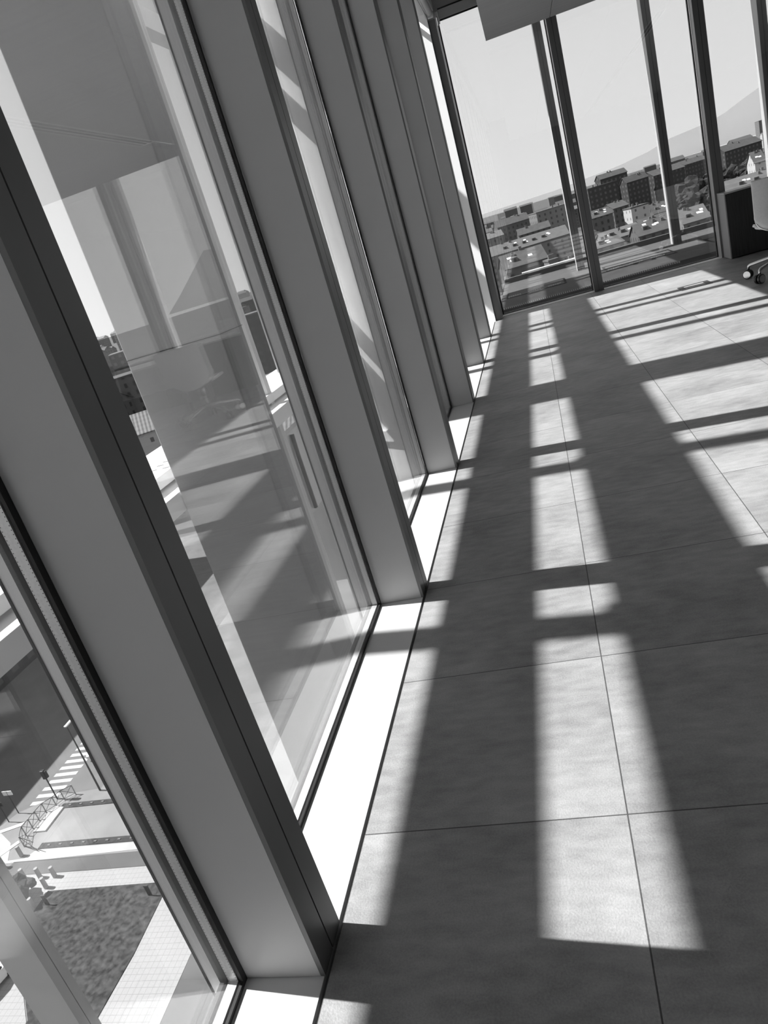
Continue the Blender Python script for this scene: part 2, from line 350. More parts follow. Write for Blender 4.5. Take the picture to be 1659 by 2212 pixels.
# ------------------------------------------------------------------ outer screen of the facade
POST_Y = [0.906 + 1.5 * k for k in range(-4, 8)]
for i, y in enumerate(POST_Y):
    if i in (7, 11): continue
    px0 = -3.08
    if i == 10: y, px0 = 10.25, -3.30
    vis = {5: 'outer facade post, blurred pale upright at the lower left picture corner', 6: 'outer facade post standing behind the nearest mullion', 8: 'outer facade post beyond the outside column',
           9: 'outer facade post at the end of the white ledges', 10: 'outer facade post in front of the splayed white wall', 7: 'outer facade post hidden behind the outside column'}
    t = thing('facade_post', vis.get(i, 'outer facade post number %d back along the screen, out of the picture' % i), 'post', (px0, y, 0), group='posts of the outer facade screen')
    bm = bmesh.new(); prism(bm, [(0, 0), (.28, 0), (.28, .056), (.272, .056), (.272, .061), (.28, .061), (.28, .117), (0, .117)], -14, 12); obj('post_body', bm, 'post', t)
    bx('joint', .268, .2722, .0565, .0605, -14, 12, 'groove', t)
    if 2 < i < 10:
        bm = bmesh.new(); box(bm, .05, .20, .117, .19, 4.84, 4.95); obj('bracket', bm, 'post', t)
b1 = bx('facade_ledge', -3.50, -2.78, -6, 12.2, -.105, 0, 'ledge', bevel=.004)
tag(b1, 'upper white ledge of the outer facade screen at floor level', 'ledge', 'ledges of the outer screen')
for x_ in (-3.03, -2.90):
    for y_ in (5.70, 5.84, 5.96): bx('slot', x_, x_ + .075, y_, y_ + .018, -.002, .001, 'void', b1)
b2 = bx('facade_ledge', -2.92, -2.58, -6, 12.1, -.31, -.14, 'ledge', bevel=.004)
tag(b2, 'lower white ledge of the outer facade screen, just under the upper one', 'ledge', 'ledges of the outer screen')
o = bx('facade_beam', -3.04, -2.84, -6, 12.3, 4.11, 4.326, 'ledge', bevel=.004); tag(o, 'lower horizontal beam of the outer screen above the windows', 'beam', 'beams of the outer screen')
o = bx('facade_beam', -3.04, -2.84, -6, 12.3, 4.89, 5.27, 'ledge', bevel=.004); tag(o, 'upper horizontal beam of the outer screen above the windows', 'beam', 'beams of the outer screen')
o = bx('facade_ledge', -3.0, -2.8, 11.25, 12.34, .606, .817, 'ledge'); tag(o, 'white stub added to cast shade bands on the splayed wall, hidden behind the second mullion', 'ledge')  # stub added out of sight to cast the lower bands on the wall
t = thing('outside_column', 'broad grey column standing outside between the windows and the outer screen', 'column', (-2.15, 5.52, 0))
bx('shaft', -.42, .42, -.23, .23, -38, 10, 'colm', t, .01)
bx('cladding_joint', -.425, .425, -.235, .235, .995, 1.0, 'groove', t)
# spandrel under the ledges with its round opening
t = thing('spandrel_panel', 'grey spandrel panel with a round ring mark below the outer ledges', 'panel', (-3.0, 8.55, 0))
bx('panel', 0, .12, 0, 3.2, -1.75, -.62, 'post', t, .004)
bm = bmesh.new(); ring(bm, (.123, 1.05, -1.42), (0, 1, 0), (0, 0, 1), .085, .006); obj('ring_mark', bm, 'iron', t)
bm = bmesh.new(); tube(bm, [(.15, .3, -.65), (.16, .25, -.95), (.16, .25, -1.7)], .03, 8); obj('downpipe', bm, 'iron', t, smooth=True)

# far side deck
t = thing('terrace_deck', 'grey metal terrace deck with long slots outside the far windows', 'deck', (0, 10.62, 0))
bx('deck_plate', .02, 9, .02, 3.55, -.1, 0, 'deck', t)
bx('upstand', .02, 9, 3.50, 3.62, .0005, .09, 'deck', t); bx('sunlit_streak_strip', .35, 1.35, 3.46, 3.62, .091, .12, 'ledge', t)  # short pale strip puts the deck edge's sunlit streak into colour
for n_, (x0, x1) in enumerate([(.10, 1.02), (1.60, 2.60), (3.1, 4.1)]):
    g = bx('recess_shade', x0, x1, 1.06, 1.83, .0005, .004, 'void', t)  # flat black inlay stands for the shade inside a sunk slot
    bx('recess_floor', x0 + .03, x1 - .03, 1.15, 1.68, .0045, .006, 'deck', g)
    bm = bmesh.new(); box(bm, x0 + .03, x1 - .03, 1.115, 1.12, .0045, .010)
    for i in range(26):
        if i % 9 < 6: box(bm, x0 + .03 + i * .034, x0 + .054 + i * .034, 1.10, 1.135, .0045, .02)
    obj('grille', bm, 'ledge', g)['kind'] = 'stuff'
bm = bmesh.new()
for i in range(88): box(bm, .03 + i * .0275, .046 + i * .0275, 0, .016, -.02, 0)
obj('perforated_edge', bm, 'ledge', t)['kind'] = 'stuff'
for i in range(10): bx('deck_bracket', .02 + i, .07 + i, -.35, 0, -.14, -.08, 'capm', t)
bx('deck_fascia', .02, 9, 0.0, .02, -.35, -.1, 'iron', t)
for i, x in enumerate([1.26, 2.77, 4.27, 5.77]):
    t = thing('facade_post', ['outer terrace post seen between the first two far panes', 'outer terrace post seen through the second far pane', 'outer terrace post at the right picture edge', 'outer terrace post right of the picture'][i], 'post', (x, 12.9, 0), group='posts of the far terrace')
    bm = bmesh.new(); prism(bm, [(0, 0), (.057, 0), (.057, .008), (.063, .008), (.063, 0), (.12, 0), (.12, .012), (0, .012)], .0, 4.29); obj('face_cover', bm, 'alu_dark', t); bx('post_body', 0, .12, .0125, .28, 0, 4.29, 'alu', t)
    bx('joint', .0572, .0628, .0075, .0115, .0, 4.28, 'groove', t)
o = bx('added_shade_canopy', -.2, 9, 10.1, 13.3, 4.3, 4.5, 'ledge'); tag(o, 'flat unseen canopy added to shade the far terrace, above the picture', 'canopy')  # slab added out of view to keep sun off the deck

# ------------------------------------------------------------------ furniture
t = thing('floor_outlet_box', 'rectangular floor outlet with black frame and tile lid on the sunlit floor', 'floor outlet', (1.995, 8.10, 0))
bm = bmesh.new()
for a in ((0, .30, 0, .05), (0, .30, .22, .27), (0, .055, .05, .22), (.245, .30, .05, .22)): box(bm, a[0], a[1], a[2], a[3], 0.0, .003)
obj('frame', bm, 'ventf', t); bx('lid', .056, .244, .051, .219, 0, .0025, 'ventl', t)

t = thing('low_cabinet', 'low dark veneer cabinet with pale side under the far windows', 'cabinet', (2.79, 9.45, 0))
bx('body', .012, 2.6, .02, .34, .01, .715, 'veneer', t)
bx('side_panel', 0, .012, 0, .34, .005, .715, 'cabside', t, .001)
bx('top', 0, 2.6, 0, .345, .716, .735, 'cabtop', t, .002)
for k in range(5): bx('door', .014 + k * .515, .014 + k * .515 + .511, .002, .019, .015, .712, 'veneer', t, .001)

def chair(label, loc, rz):
    t = thing('office_chair', label, 'chair', loc, rz, group='shell office chairs')
    def shell(name, f, nu, nv, m='fabric'):
        bm = bmesh.new(); g = [[bm.verts.new(f(-1 + 2*i/nu, j/nv)) for i in range(nu+1)] for j in range(nv+1)]
        for j in range(nv):
            for i in range(nu): bm.faces.new((g[j][i], g[j][i+1], g[j+1][i+1], g[j+1][i]))
        o = obj(name, bm, m, t, smooth=True); s = o.modifiers.new('solid', 'SOLIDIFY'); s.thickness = .028; s.offset = 0
        b = o.modifiers.new('bevel', 'BEVEL'); b.width = .009; b.segments = 3; b.limit_method = 'ANGLE'
        return o
    def back(u, v):
        w = .20 + .10 * min(1, v / .30) ** .5 if v < .3 else .30 + .02 * (v - .3)
        return (u * w, -.20 - .07 * v + .07 * abs(u) ** 2.2, .405 + .475 * v + .07 * abs(u) ** 2.5 * max(0, 1 - v * 3))
    def seat(u, v):
        w = .19 + .05 * math.sin(math.pi * min(1, v + .15)) 
        return (u * w, -.17 + .42 * v, .445 - .018 * math.sin(math.pi * v) + .04 * abs(u) ** 2.5 - .03 * max(0, v - .8) * 5 * .5)
    shell('backrest', back, 16, 16); shell('seat', seat, 14, 14)
    bm = bmesh.new(); tube(bm, [(math.sin(q) * .285, -.185 + .07 * abs(math.sin(q)) ** 2.2, .60 - .20 * math.cos(q) ** .6) for q in [math.radians(-88 + 8 * k) for k in range(23)]], .007, 8)
    obj('shell_rim', bm, 'chrome', t, smooth=True)
    bm = bmesh.new(); tube(bm, [(0, 0, .43), (0, 0, .30)], .028, 14); tube(bm, [(0, 0, .32), (0, 0, .13)], .02, 14); obj('column', bm, 'chrome', t, smooth=True)
    bm = bmesh.new(); box(bm, -.12, .12, -.10, .10, .40, .432); obj('tilt_plate', bm, 'plastic', t, bevel=.01)
    for k in range(5):
        a = math.radians(142 + 72 * k) - rz; c, s = 1.13 * math.cos(a), 1.13 * math.sin(a)
        bm = bmesh.new(); tube(bm, [(c*.02, s*.02, .175), (c*.12, s*.12, .165), (c*.30, s*.30, .125), (c*.315, s*.315, .115), (c*.32, s*.32, .075)], .019, 10, .011)
        l = obj('base_leg', bm, 'chrome', t, smooth=True)
        bm = bmesh.new()
        px_, py_ = -s, c
        cx, cy = c*.325, s*.325
        for q in (-1, 1): tube(bm, [(cx + px_*q*.006, cy + py_*q*.006, .042), (cx + px_*q*.026, cy + py_*q*.026, .042)], .042, 22)
        ob = obj('caster', bm, 'plastic', l, bevel=.004)
        for q in (-1, 1):
            bm = bmesh.new(); tube(bm, [(cx + px_*q*.0255, cy + py_*q*.0255, .042), (cx + px_*q*.028, cy + py_*q*.028, .042)], .034, 20)
            obj('caster_cap', bm, 'chrome', l)
    return t
chair('pale shell office chair on five chrome casters at the right picture edge', (2.84, 7.58, 0), math.radians(4))
t = thing('desk', 'white topped desk right of the chair, seen mirrored in the left glass', 'desk', (3.25, 8.02, 0))
bx('top', 0, 1.7, 0, .8, .72, .745, 'desktop', t, .003)
for sx in (.06, 1.64):
    for sy in (.06, .74):
        bm = bmesh.new(); tube(bm, [(sx, sy, 0), (sx, sy, .72)], .02, 10); obj('leg', bm, 'chrome', t, smooth=True)
bx('modesty_panel', .1, 1.6, .70, .715, .35, .72, 'alu', t)
chair('pale shell office chair right of the picture, seen mirrored in the left glass', (4.1, 9.05 - .1, 0), math.radians(180)).location = (4.15, 7.45, 0)
# ------------------------------------------------------------------ ground and street
GZ = -36.0
bm = bmesh.new(); box(bm, -3000, 3000, -200, 22000, GZ - 2, GZ - .3); struct(obj('ground', bm, 'ground'), 'hazy city ground spreading to the horizon')
def slab(name, pts, h, m, label, cat, group=None, kind=None):
    bm = bmesh.new(); prism(bm, pts, GZ - .299 if h < .09 else GZ + .081, GZ + h); return tag(obj(name, bm, m), label, cat, group, kind)
slab('road', [(-73.9, -20), (-73.9, 112), (-46, 112), (-46, 45.3), (-50.5, 44.9), (-53.6, 43.2), (-54.5, 41.5), (-54.5, -20)], .0, 'asphalt', 'asphalt street with a pedestrian crossing seen far below through the nearest pane', 'road')
slab('plaza', [(-54.4, 10), (-54.4, 41.4), (-53.5, 43.1), (-50.4, 44.8), (-45.9, 45.2), (-45.9, 80), (-24, 80), (-24, 10)], .08, 'beton', 'pale concrete plaza between the street and the lawn', 'plaza')
slab('sidewalk', [(-48.6, 36.9 + .7), (-50.2, 37.5), (-51.4, 39.4), (-54, 41), (-54.3, 40.4), (-51.6, 38.1), (-50.2, 36.9 + .3), (-30, 37.6 + .3), (-30, 38.4), (-48, 38.4)], .10, 'paving', 'white paving band in front of the cycle lane', 'pavement')
slab('cycle_lane', [(-49.8, 35.91), (-30, 35.96), (-30, 37.5), (-49.4, 37.3)], .11, 'lane', 'grey cycle lane between two white pavements', 'lane')
slab('sidewalk', [(-46.5, 20), (-49.8, 35.8), (-27, 35.9), (-27, 34.31), (-33.1, 34.31), (-43.71, 34.16), (-43.71, 30.45), (-38.25, 24.4), (-37.1, 20)], .12, 'pavegrid', 'white slab pavement along the upper edge of the lawn', 'pavement')
slab('sidewalk', [(-33.09, 34.3), (-28.6, 34.3), (-28.6, 20), (-33.29, 20), (-32.89, 28.7)], .12, 'pavegrid', 'white slab pavement along the right edge of the lawn', 'pavement')
slab('lawn', [(-43.7, 30.5), (-43.7, 34.15), (-33.1, 34.3), (-32.9, 28.7), (-33.3, 22), (-33.3, 17), (-37, 17), (-38.2, 24.5)], .16, 'lawn', 'rough dark lawn patch far below the nearest pane', 'lawn', kind='stuff')
slab('forecourt', [(-28.6, 20), (-28.6, 34.2), (-20, 34.2), (-20, 20)], .10, 'lane', 'dark forecourt at the foot of the building', 'forecourt')
for i, (x0, x1, y0, y1) in enumerate([(-48.9, -36, 43.05, 43.6), (-47.9, -36, 38.5, 39.1)]):
    t = thing('planting_bed', ['dark planted bed nearer the crossing', 'dark planted bed nearer the cycle lane'][i], 'planter', (x0, y0, GZ + .08), group='planted beds on the plaza')
    bx('soil', 0, x1 - x0, 0, y1 - y0, 0, .06, 'soil', t)
    bm = bmesh.new()
    for k in range(10): box(bm, .8 + k * 1.15, 1.05 + k * 1.15, .2, .35, .06, .12)
    obj('edging_stones', bm, 'chim', t)
ramp = slab('ramp_slab', [(-49.8, 40.4), (-48.5, 40.4), (-48.5, 43.1), (-49.4, 43.3), (-49.8, 42.6)], .22, 'paving', 'pale raised ramp slab behind the railings', 'slab')
proto = None
for k in range(13):
    y = 43.9 + .92 * k
    o = bx('crossing_stripe', 0, 2.6, 0, .46, 0, .02, 'mark') if proto is None else proto.copy()
    if proto is None: proto = o
    else: C.objects.link(o)
    o.location = (-52.9, y, GZ); tag(o, 'white stripe of the pedestrian crossing, number %d from the railings' % (k + 1), 'crossing stripe', 'stripes of the pedestrian crossing')
for i, (a, b) in enumerate([((-53.8, 40.8), (-51.7, 41.6)), ((-51.6, 38.1), (-50.6, 39.5))]):
    bm = bmesh.new(); A, B = Vector((*a, 0)), Vector((*b, 0)); d = (B - A).normalized() * .22; n_ = Vector((-d.y, d.x, 0))
    prism(bm, [tuple((A + n_)[:2]), tuple((A - n_)[:2]), tuple((B - n_)[:2]), tuple((B + n_)[:2])], GZ + .0, GZ + .125)
    tag(obj('road_marking', bm, 'mark'), ['long white stop marking left of the railings', 'short white marking near the bollards'][i], 'road marking')
bl = [(-50.0, 36.8), (-49.1, 37.9), (-48.3, 35.5), (-46.9, 35.5), (-45.4, 35.5), (-44.0, 35.5), (-44.1, 34.5), (-43.9, 32.7)]
names_b = ['leftmost pale bollard, left of the cycle lane end', 'pale bollard above the white pavement band', 'first pale bollard of the row below the cycle lane', 'second pale bollard of the row below the cycle lane',
           'third pale bollard of the row below the cycle lane', 'fourth pale bollard of the row below the cycle lane', 'pale bollard at the top corner of the lawn', 'pale bollard beside the round bush']
for (x, y), lb in zip(bl, names_b):
    bm = bmesh.new(); tube(bm, [(0, 0, 0), (0, 0, .95), (0, 0, 1.0)], .17, 14, .15); o = obj('bollard', bm, 'stone', smooth=False)
    o.location = (x, y, GZ + .1); tag(o, lb, 'bollard', 'pale bollards along the cycle lane')
for (x, y), lb in zip([(-42.8, 32.9), (-34.1, 33.2)], ['slatted lawn lamp near the left corner of the lawn', 'slatted lawn lamp near the right corner of the lawn']):
    t = thing('lawn_lamp', lb, 'lamp', (x, y, GZ + .16), group='slatted lamps on the lawn')
    bm = bmesh.new()
    for k in range(4): box(bm, -.15 + .1 * k - .02, -.15 + .1 * k + .02, -.03, .03, 0, .9)
    obj('slats', bm, 'iron', t); bx('cap', -.19, .19, -.05, .05, .9, .95, 'iron', t)
FP = [(-48.3, 44.7), (-49.1, 44.1), (-49.5, 43.4), (-50.1, 42.7), (-50.2, 41.8), (-50.2, 40.9), (-50.3, 40.1), (-49.6, 38.9), (-47.6, 38.2)]
for i in range(len(FP) - 1):
    a, b = Vector(FP[i]), Vector(FP[i+1]); L = (b - a).length
    t = thing('railing_panel', 'cross braced street railing panel, number %d from the crossing' % (i + 1), 'railing', (a.x, a.y, GZ + .1), math.atan2(b.y - a.y, b.x - a.x), 'railings round the plaza corner')
    bm = bmesh.new(); tube(bm, [(0, 0, 0), (0, 0, 1.1)], .05, 6); obj('post', bm, 'stone', t)
    bm = bmesh.new(); tube(bm, [(0, 0, 1.05), (L, 0, 1.05)], .03, 5); tube(bm, [(0, 0, .15), (L, 0, .15)], .025, 5); tube(bm, [(0, 0, .15), (L, 0, 1.05)], .02, 5); tube(bm, [(0, 0, 1.05), (L, 0, .15)], .02, 5)
    obj('bracing', bm, 'iron', t)
t = thing('street_lamp', 'tall dark street lamp pole with a small white head above the crossing', 'street lamp', (-45.8, 44.9, GZ + .1))
bm = bmesh.new(); tube(bm, [(0, 0, 0), (0, 0, 7.2)], .09, 8, .05); obj('pole', bm, 'iron', t)
bm = bmesh.new(); box(bm, -.15, .15, -.2, .75, 7.18, 7.32); obj('lamp_head', bm, 'carw', t, bevel=.05)
t = thing('traffic_light', 'dark traffic light on a pole beside the railings', 'traffic light', (-50.1, 44.35, GZ + .1))
bm = bmesh.new(); tube(bm, [(0, 0, 0), (0, 0, 3.3)], .06, 8); obj('pole', bm, 'iron', t)
bm = bmesh.new(); box(bm, -.18, .18, -.16, .16, 2.4, 3.3); obj('signal_head', bm, 'iron', t, bevel=.03)
bm = bmesh.new(); box(bm, .18, .34, -.1, .1, 2.5, 3.2); obj('visor', bm, 'iron', t)
t = thing('street_sign', 'rectangular street sign on a thin pole left of the railings', 'sign', (-53.4, 43.0, GZ + .0))
bm = bmesh.new(); tube(bm, [(0, 0, 0), (0, 0, 2.6)], .045, 6); obj('pole', bm, 'iron', t); bx('sign_plate', -.5, .5, -.03, .03, 2.2, 2.65, 'capm', t)
t = thing('street_sign', 'dark double sign on a bent pole by the stop marking', 'sign', (-53.7, 42.0, GZ + .0))
bm = bmesh.new(); tube(bm, [(0, 0, 0), (0, 0, 2.2)], .045, 6); obj('pole', bm, 'iron', t); bx('sign_plate', -.35, .35, -.03, .03, 1.9, 2.3, 'iron', t)

def car(label, loc, rz, body='carw'):
    t = thing('car', label, 'car', loc, rz)
    def loft(sec, name, m):
        bm = bmesh.new(); R = []
        for (x, hw, z0, z1) in sec:
            R.append([bm.verts.new(p) for p in ((x, -hw, z0), (x, hw, z0), (x, hw*1.0, (z0+z1)/2), (x, hw*.9, z1), (x, -hw*.9, z1), (x, -hw, (z0+z1)/2))])
        for i in range(len(R)-1):
            for k in range(6): bm.faces.new((R[i][k], R[i][(k+1) % 6], R[i+1][(k+1) % 6], R[i+1][k]))
        bm.faces.new(R[0]); bm.faces.new(list(reversed(R[-1]))); return obj(name, bm, m, t, bevel=.05)
    loft([(-2.0, .78, .35, .75), (-1.8, .86, .28, .95), (1.0, .88, .28, .98), (1.6, .85, .28, .85), (2.0, .74, .35, .65)], 'body', body)
    loft([(-1.75, .74, .9, 1.0), (-1.2, .72, .9, 1.42), (.2, .72, .9, 1.48), (1.0, .74, .9, 1.0)], 'windows', 'carg')
    loft([(-1.15, .62, 1.40, 1.50), (-.4, .64, 1.42, 1.55), (.15, .62, 1.42, 1.52)], 'roof', body)
    for x in (-1.3, 1.25):
        for y in (-.8, .8):
            bm = bmesh.new(); tube(bm, [(x, y - .1, .32), (x, y + .1, .32)], .32, 16); obj('wheel', bm, 'tyre', t)
    return t
car('white car standing beside the far end of the pedestrian crossing', (-49.2, 51.2, GZ), math.radians(268))
car('white car cut off at the lower left picture corner', (-42.9, 26.6, GZ + .12), math.radians(75))

def lump(bm, c, r, rnd, sub=2, jag=.22):
    m0 = len(bm.verts); bmesh.ops.create_icosphere(bm, subdivisions=sub, radius=r, matrix=Matrix.Translation(c)); bm.verts.ensure_lookup_table()
    for v in bm.verts[m0:]:
        d = (v.co - Vector(c)); v.co = Vector(c) + d * (1 + rnd.uniform(-jag, jag))
t = thing('round_bush', 'round leafy bush on the white pavement beside the lawn', 'bush', (-45.1, 33.5, GZ + .12))
bm = bmesh.new(); R_ = random.Random(3)
for k in range(9): lump(bm, (R_.uniform(-.8, .8), R_.uniform(-.7, .7), R_.uniform(.7, 1.3)), R_.uniform(.35, .6), R_)
obj('foliage', bm, 'leaf', t)
bm = bmesh.new(); tube(bm, [(0, 0, 0), (0, 0, .6)], .08, 6); obj('stem', bm, 'trunk', t)

def tree(x, y, h, seed, label, group):
    R_ = random.Random(seed); t = thing('tree', label, 'tree', (x, y, GZ - .3), group=group)
    bm = bmesh.new(); tube(bm, [(0, 0, 0), (0, 0, h * .45)], h * .025, 6); obj('trunk', bm, 'trunk', t)
    bm = bmesh.new()
    for k in range(26):
        a = R_.uniform(0, 6.28); zz = R_.uniform(.35, .92); rr = h * .30 * math.sqrt(max(.05, 1 - ((zz - .6) / .42) ** 2)) * R_.uniform(.3, 1)
        lump(bm, (math.cos(a) * rr, math.sin(a) * rr, zz * h), h * R_.uniform(.09, .15), R_, 2, .3)
    obj('crown', bm, 'leaf', t); return t
TR = [(90.2, 474.6, 25), (102.4, 504.3, 25), (102.1, 483.0, 22), (84.2, 443.7, 21), (89.1, 442.7, 19), (111.5, 459.3, 26), (119.8, 472.4, 25), (124.3, 479.9, 25), (110.7, 466.0, 25), (141.1, 527.6, 24), (96, 455, 20), (128, 470, 24), (80, 440, 19), (117, 452, 21), (134, 488, 24)]
TL = ['tree left of the second terrace post', 'tree behind the second terrace post', 'tree in the gap by the cabinet mullion', 'lowest tree of the clump left of the cabinet mullion', 'low tree at the foot of the clump']
TR = sorted(TR); kept = []
for (x, y, h) in TR:
    if all((x - a) ** 2 + (y - b) ** 2 > 230 for a, b, q in kept): kept.append((x, y, h))
TR = kept
for i, (x, y, h) in enumerate(TR):
    tree(x, y, h, 100 + i, 'broad dark tree of the clump standing before the apartment blocks', 'trees before the apartment blocks')

# ------------------------------------------------------------------ buildings
def building(A, B, top, dep, rh, wm, label, roofm='roof', group=None, base=GZ - .3, chim=1, ov=.4):
    A, B = Vector(A), Vector(B); L = (B - A).length; an = math.atan2(B.y - A.y, B.x - A.x)
    t = thing('building', label, 'building', (A.x, A.y, base), an, group)
    H = top + GZ - base
    bm = bmesh.new(); P = [(0, 0), (L, 0), (L, dep), (0, dep)]
    if rh:
        a = [bm.verts.new((x, y, 0)) for x, y in P]; b = [bm.verts.new((x, y, H)) for x, y in P]
        g0 = bm.verts.new((0, dep/2, H + rh - .05)); g1 = bm.verts.new((L, dep/2, H + rh - .05))
        bm.faces.new((a[0], a[1], b[1], b[0])); bm.faces.new((a[2], a[3], b[3], b[2])); bm.faces.new((a[1], a[2], b[2], g1, b[1])); bm.faces.new((a[3], a[0], b[0], g0, b[3])); bm.faces.new(a)
        bm.faces.new((b[0], b[1], g1, g0)); bm.faces.new((b[2], b[3], g0, g1))
    else: box(bm, 0, L, 0, dep, 0, H)
    obj('walls', bm, wm, t)
    bm = bmesh.new()
    if rh:
        sl = rh / (dep / 2); th = .25
        for yy0, yy1, z0, z1 in ((-ov, dep/2, H - ov*sl, H + rh), (dep + ov, dep/2, H - ov*sl, H + rh)):
            v = [bm.verts.new(p) for p in ((-ov, yy0, z0), (L + ov, yy0, z0), (L + ov, yy1, z1), (-ov, yy1, z1), (-ov, yy0, z0 + th), (L + ov, yy0, z0 + th), (L + ov, yy1, z1 + th), (-ov, yy1, z1 + th))]
            for f in ((3,2,1,0),(4,5,6,7),(0,1,5,4),(1,2,6,5),(2,3,7,6),(3,0,4,7)): bm.faces.new([v[i] for i in f])
    else: box(bm, -.2, L + .2, -.2, dep + .2, H, H + .5)
    obj('roof', bm, roofm, t)
    R_ = random.Random(int(A.x * 13 + A.y * 7))
    for k in range(chim):
        x = R_.uniform(.15, .85) * L; y = dep * R_.uniform(.3, .5); z = H + (rh * (y / (dep/2)) if rh else .4)
        bx('chimney', x, x + .8, y, y + .8, z - .3, z + 1.3, 'chim', t)
    return t
FM = {'dark': F_DARK, 'mid': F_MID, 'light': F_LIGHT, 'white': F_WHITE}
ROWS = [
 (53.1, 571.6, 71.8, 578.2, 37.8, 9, 3, 'dark', 'tall dark apartment block with a white gable left of the middle terrace post'),
 (40.4, 526.5, 59.2, 532.0, 34.2, 14, 0, 'dark', 'flat topped dark apartment block in front of the white gabled one'),
 (67.3, 551.1, 82.1, 558.9, 31.0, 8, 3.5, 'dark', 'apartment block with corner balconies in the middle of the city view'),
 (86.4, 564.0, 108.2, 574.3, 29.9, 14, 3.5, 'dark', 'long dark apartment block running behind the second terrace post'),
 (130.2, 691.0, 151.1, 704.2, 29.4, 14, 3.5, 'dark', 'distant dark apartment block left of the cabinet mullion'),
 (142.4, 610.8, 170.5, 624.3, 31.1, 14, 4, 'dark', 'dark apartment block right of the cabinet mullion'),
 (33.3, 260.5, 43.4, 261.7, 17.4, 12, 3.5, 'mid', 'near house with a grey hipped roof left of the second terrace post'),
 (53.1, 295.4, 62.3, 296.7, 14.7, 12, 4.5, 'light', 'near house with skylights and a glazed upper floor left of the cabinet'),
 (60.5, 408.1, 67.7, 409.7, 14.6, 12, 4.5, 'mid', 'house with a steep grey roof beside the white villa'),
 (45.7, 372.3, 53.7, 374.3, 21.7, 10, 0, 'white', 'white villa standing out in the middle of the roofs'),
 (47.1, 460.2, 55.8, 463.0, 20.6, 16, 3, 'mid', 'long house behind the white villa'),
 (28.5, 374.0, 38.1, 376.9, 22.2, 12, 3, 'mid', 'low house right of the free standing mullion'),
 (17.3, 229.4, 25.3, 230.6, 19.5, 14, 1.5, 'mid', 'low shed just right of the free standing mullion foot'),
 (-21.0, 374.4, 17.7, 382.1, 18.5, 12, 4, 'light', 'very long low roofed house across the first far pane'),
 (-20.3, 527.6, 1.1, 532.9, 27.7, 12, 4, 'mid', 'roofed block at the left of the first far pane'),
 (5.6, 473.0, 25.5, 479.0, 30.2, 16, 0, 'light', 'broad pale block at the right of the first far pane'),
 (-8.2, 219.8, 3.5, 222.2, 21.7, 12, 3.5, 'mid', 'nearest roofed house in the first far pane'),
 (3.7, 215.0, 6.2, 215.7, 20.9, 5, 0, 'light', 'small pale stair tower beside the nearest house'),
 (-25.6, 461.8, -15.2, 464.1, 24.2, 12, 3, 'light', 'pale house close to the corner post'),
 (-5.9, 425.0, 10.9, 427.1, 22.5, 10, 3, 'mid', 'grey house behind the long low roof'),
 (8.3, 199.9, 15.6, 201.9, 20.1, 10, 0, 'mid', 'flat roofed shed near the foot of the free standing mullion'),
 (108.6, 411.1, 113.3, 411.1, 24.1, 14, 5, 'white', 'white gabled house above the chair back'),
 (70.6, 304.6, 96.9, 308.8, 20.1, 12, 4, 'light', 'long pale house with skylights just above the cabinet'),
 (447.9, 1650.5, 470.2, 1648.6, 55.6, 40, 0, 'light', 'lone pale tower block on the horizon at the right'),
 (152.4, 509.2, 160.8, 510.2, 30.7, 12, 4, 'light', 'gabled pale house at the right picture edge'),
 (-40, 300, -20, 304, 16, 12, 3, 'mid', 'low grey house left of the nearest roofed house'),
 (-2, 262, 22, 266, 12, 12, 2.5, 'mid', 'wide low roof in front of the long low house'),
 (26, 300, 40, 303, 16, 12, 3, 'light', 'pale low house in the middle roofs'),
 (44, 330, 60, 333, 15, 12, 3, 'mid', 'grey roofed house below the white villa'),
 (20, 168, 44, 172, 14, 12, 1.5, 'mid', 'long flat shed below the hipped roof house'),
]
for r_ in ROWS:
    t = building((r_[0], r_[1]), (r_[2], r_[3]), r_[4], r_[5], r_[6], FM[r_[7]], r_[8], 'roofl' if r_[7] in ('light',) else 'roof', chim=2)
    if r_[6] and r_[1] < 420:
        L = math.hypot(r_[2] - r_[0], r_[3] - r_[1]); sl = r_[6] / (r_[5] / 2); R2 = random.Random(int(r_[1]))
        for k in range(2 + int(L / 9)):
            x = R2.uniform(.1, .85) * L; y = r_[5] * R2.uniform(.12, .36); z = r_[4] + .3 + y * sl
            bm = bmesh.new(); v = [bm.verts.new(p) for p in ((x, y, z + .1), (x + 1.2, y, z + .1), (x + 1.2, y + .8, z + .1 + .8 * sl), (x, y + .8, z + .1 + .8 * sl))]
            f = bm.faces.new(v); r2 = bmesh.ops.extrude_face_region(bm, geom=[f]); bmesh.ops.translate(bm, verts=[e for e in r2['geom'] if isinstance(e, bmesh.types.BMVert)], vec=(0, 0, .2))
            obj('skylight', bm, 'ledge', t)
        for k in range(int(L / 7)):
            x = (.2 + .6 * k / max(1, int(L / 7))) * L; y = r_[5] * .16; z = r_[4] + y * sl
            bm = bmesh.new(); box(bm, x, x + 1.8, y, y + 2.2, z, z + 1.7); d = obj('dormer', bm, 'chim', t)
            bx('dormer_window', x + .4, x + 1.4, y - .05, y, z + .3, z + 1.4, 'iron', d)
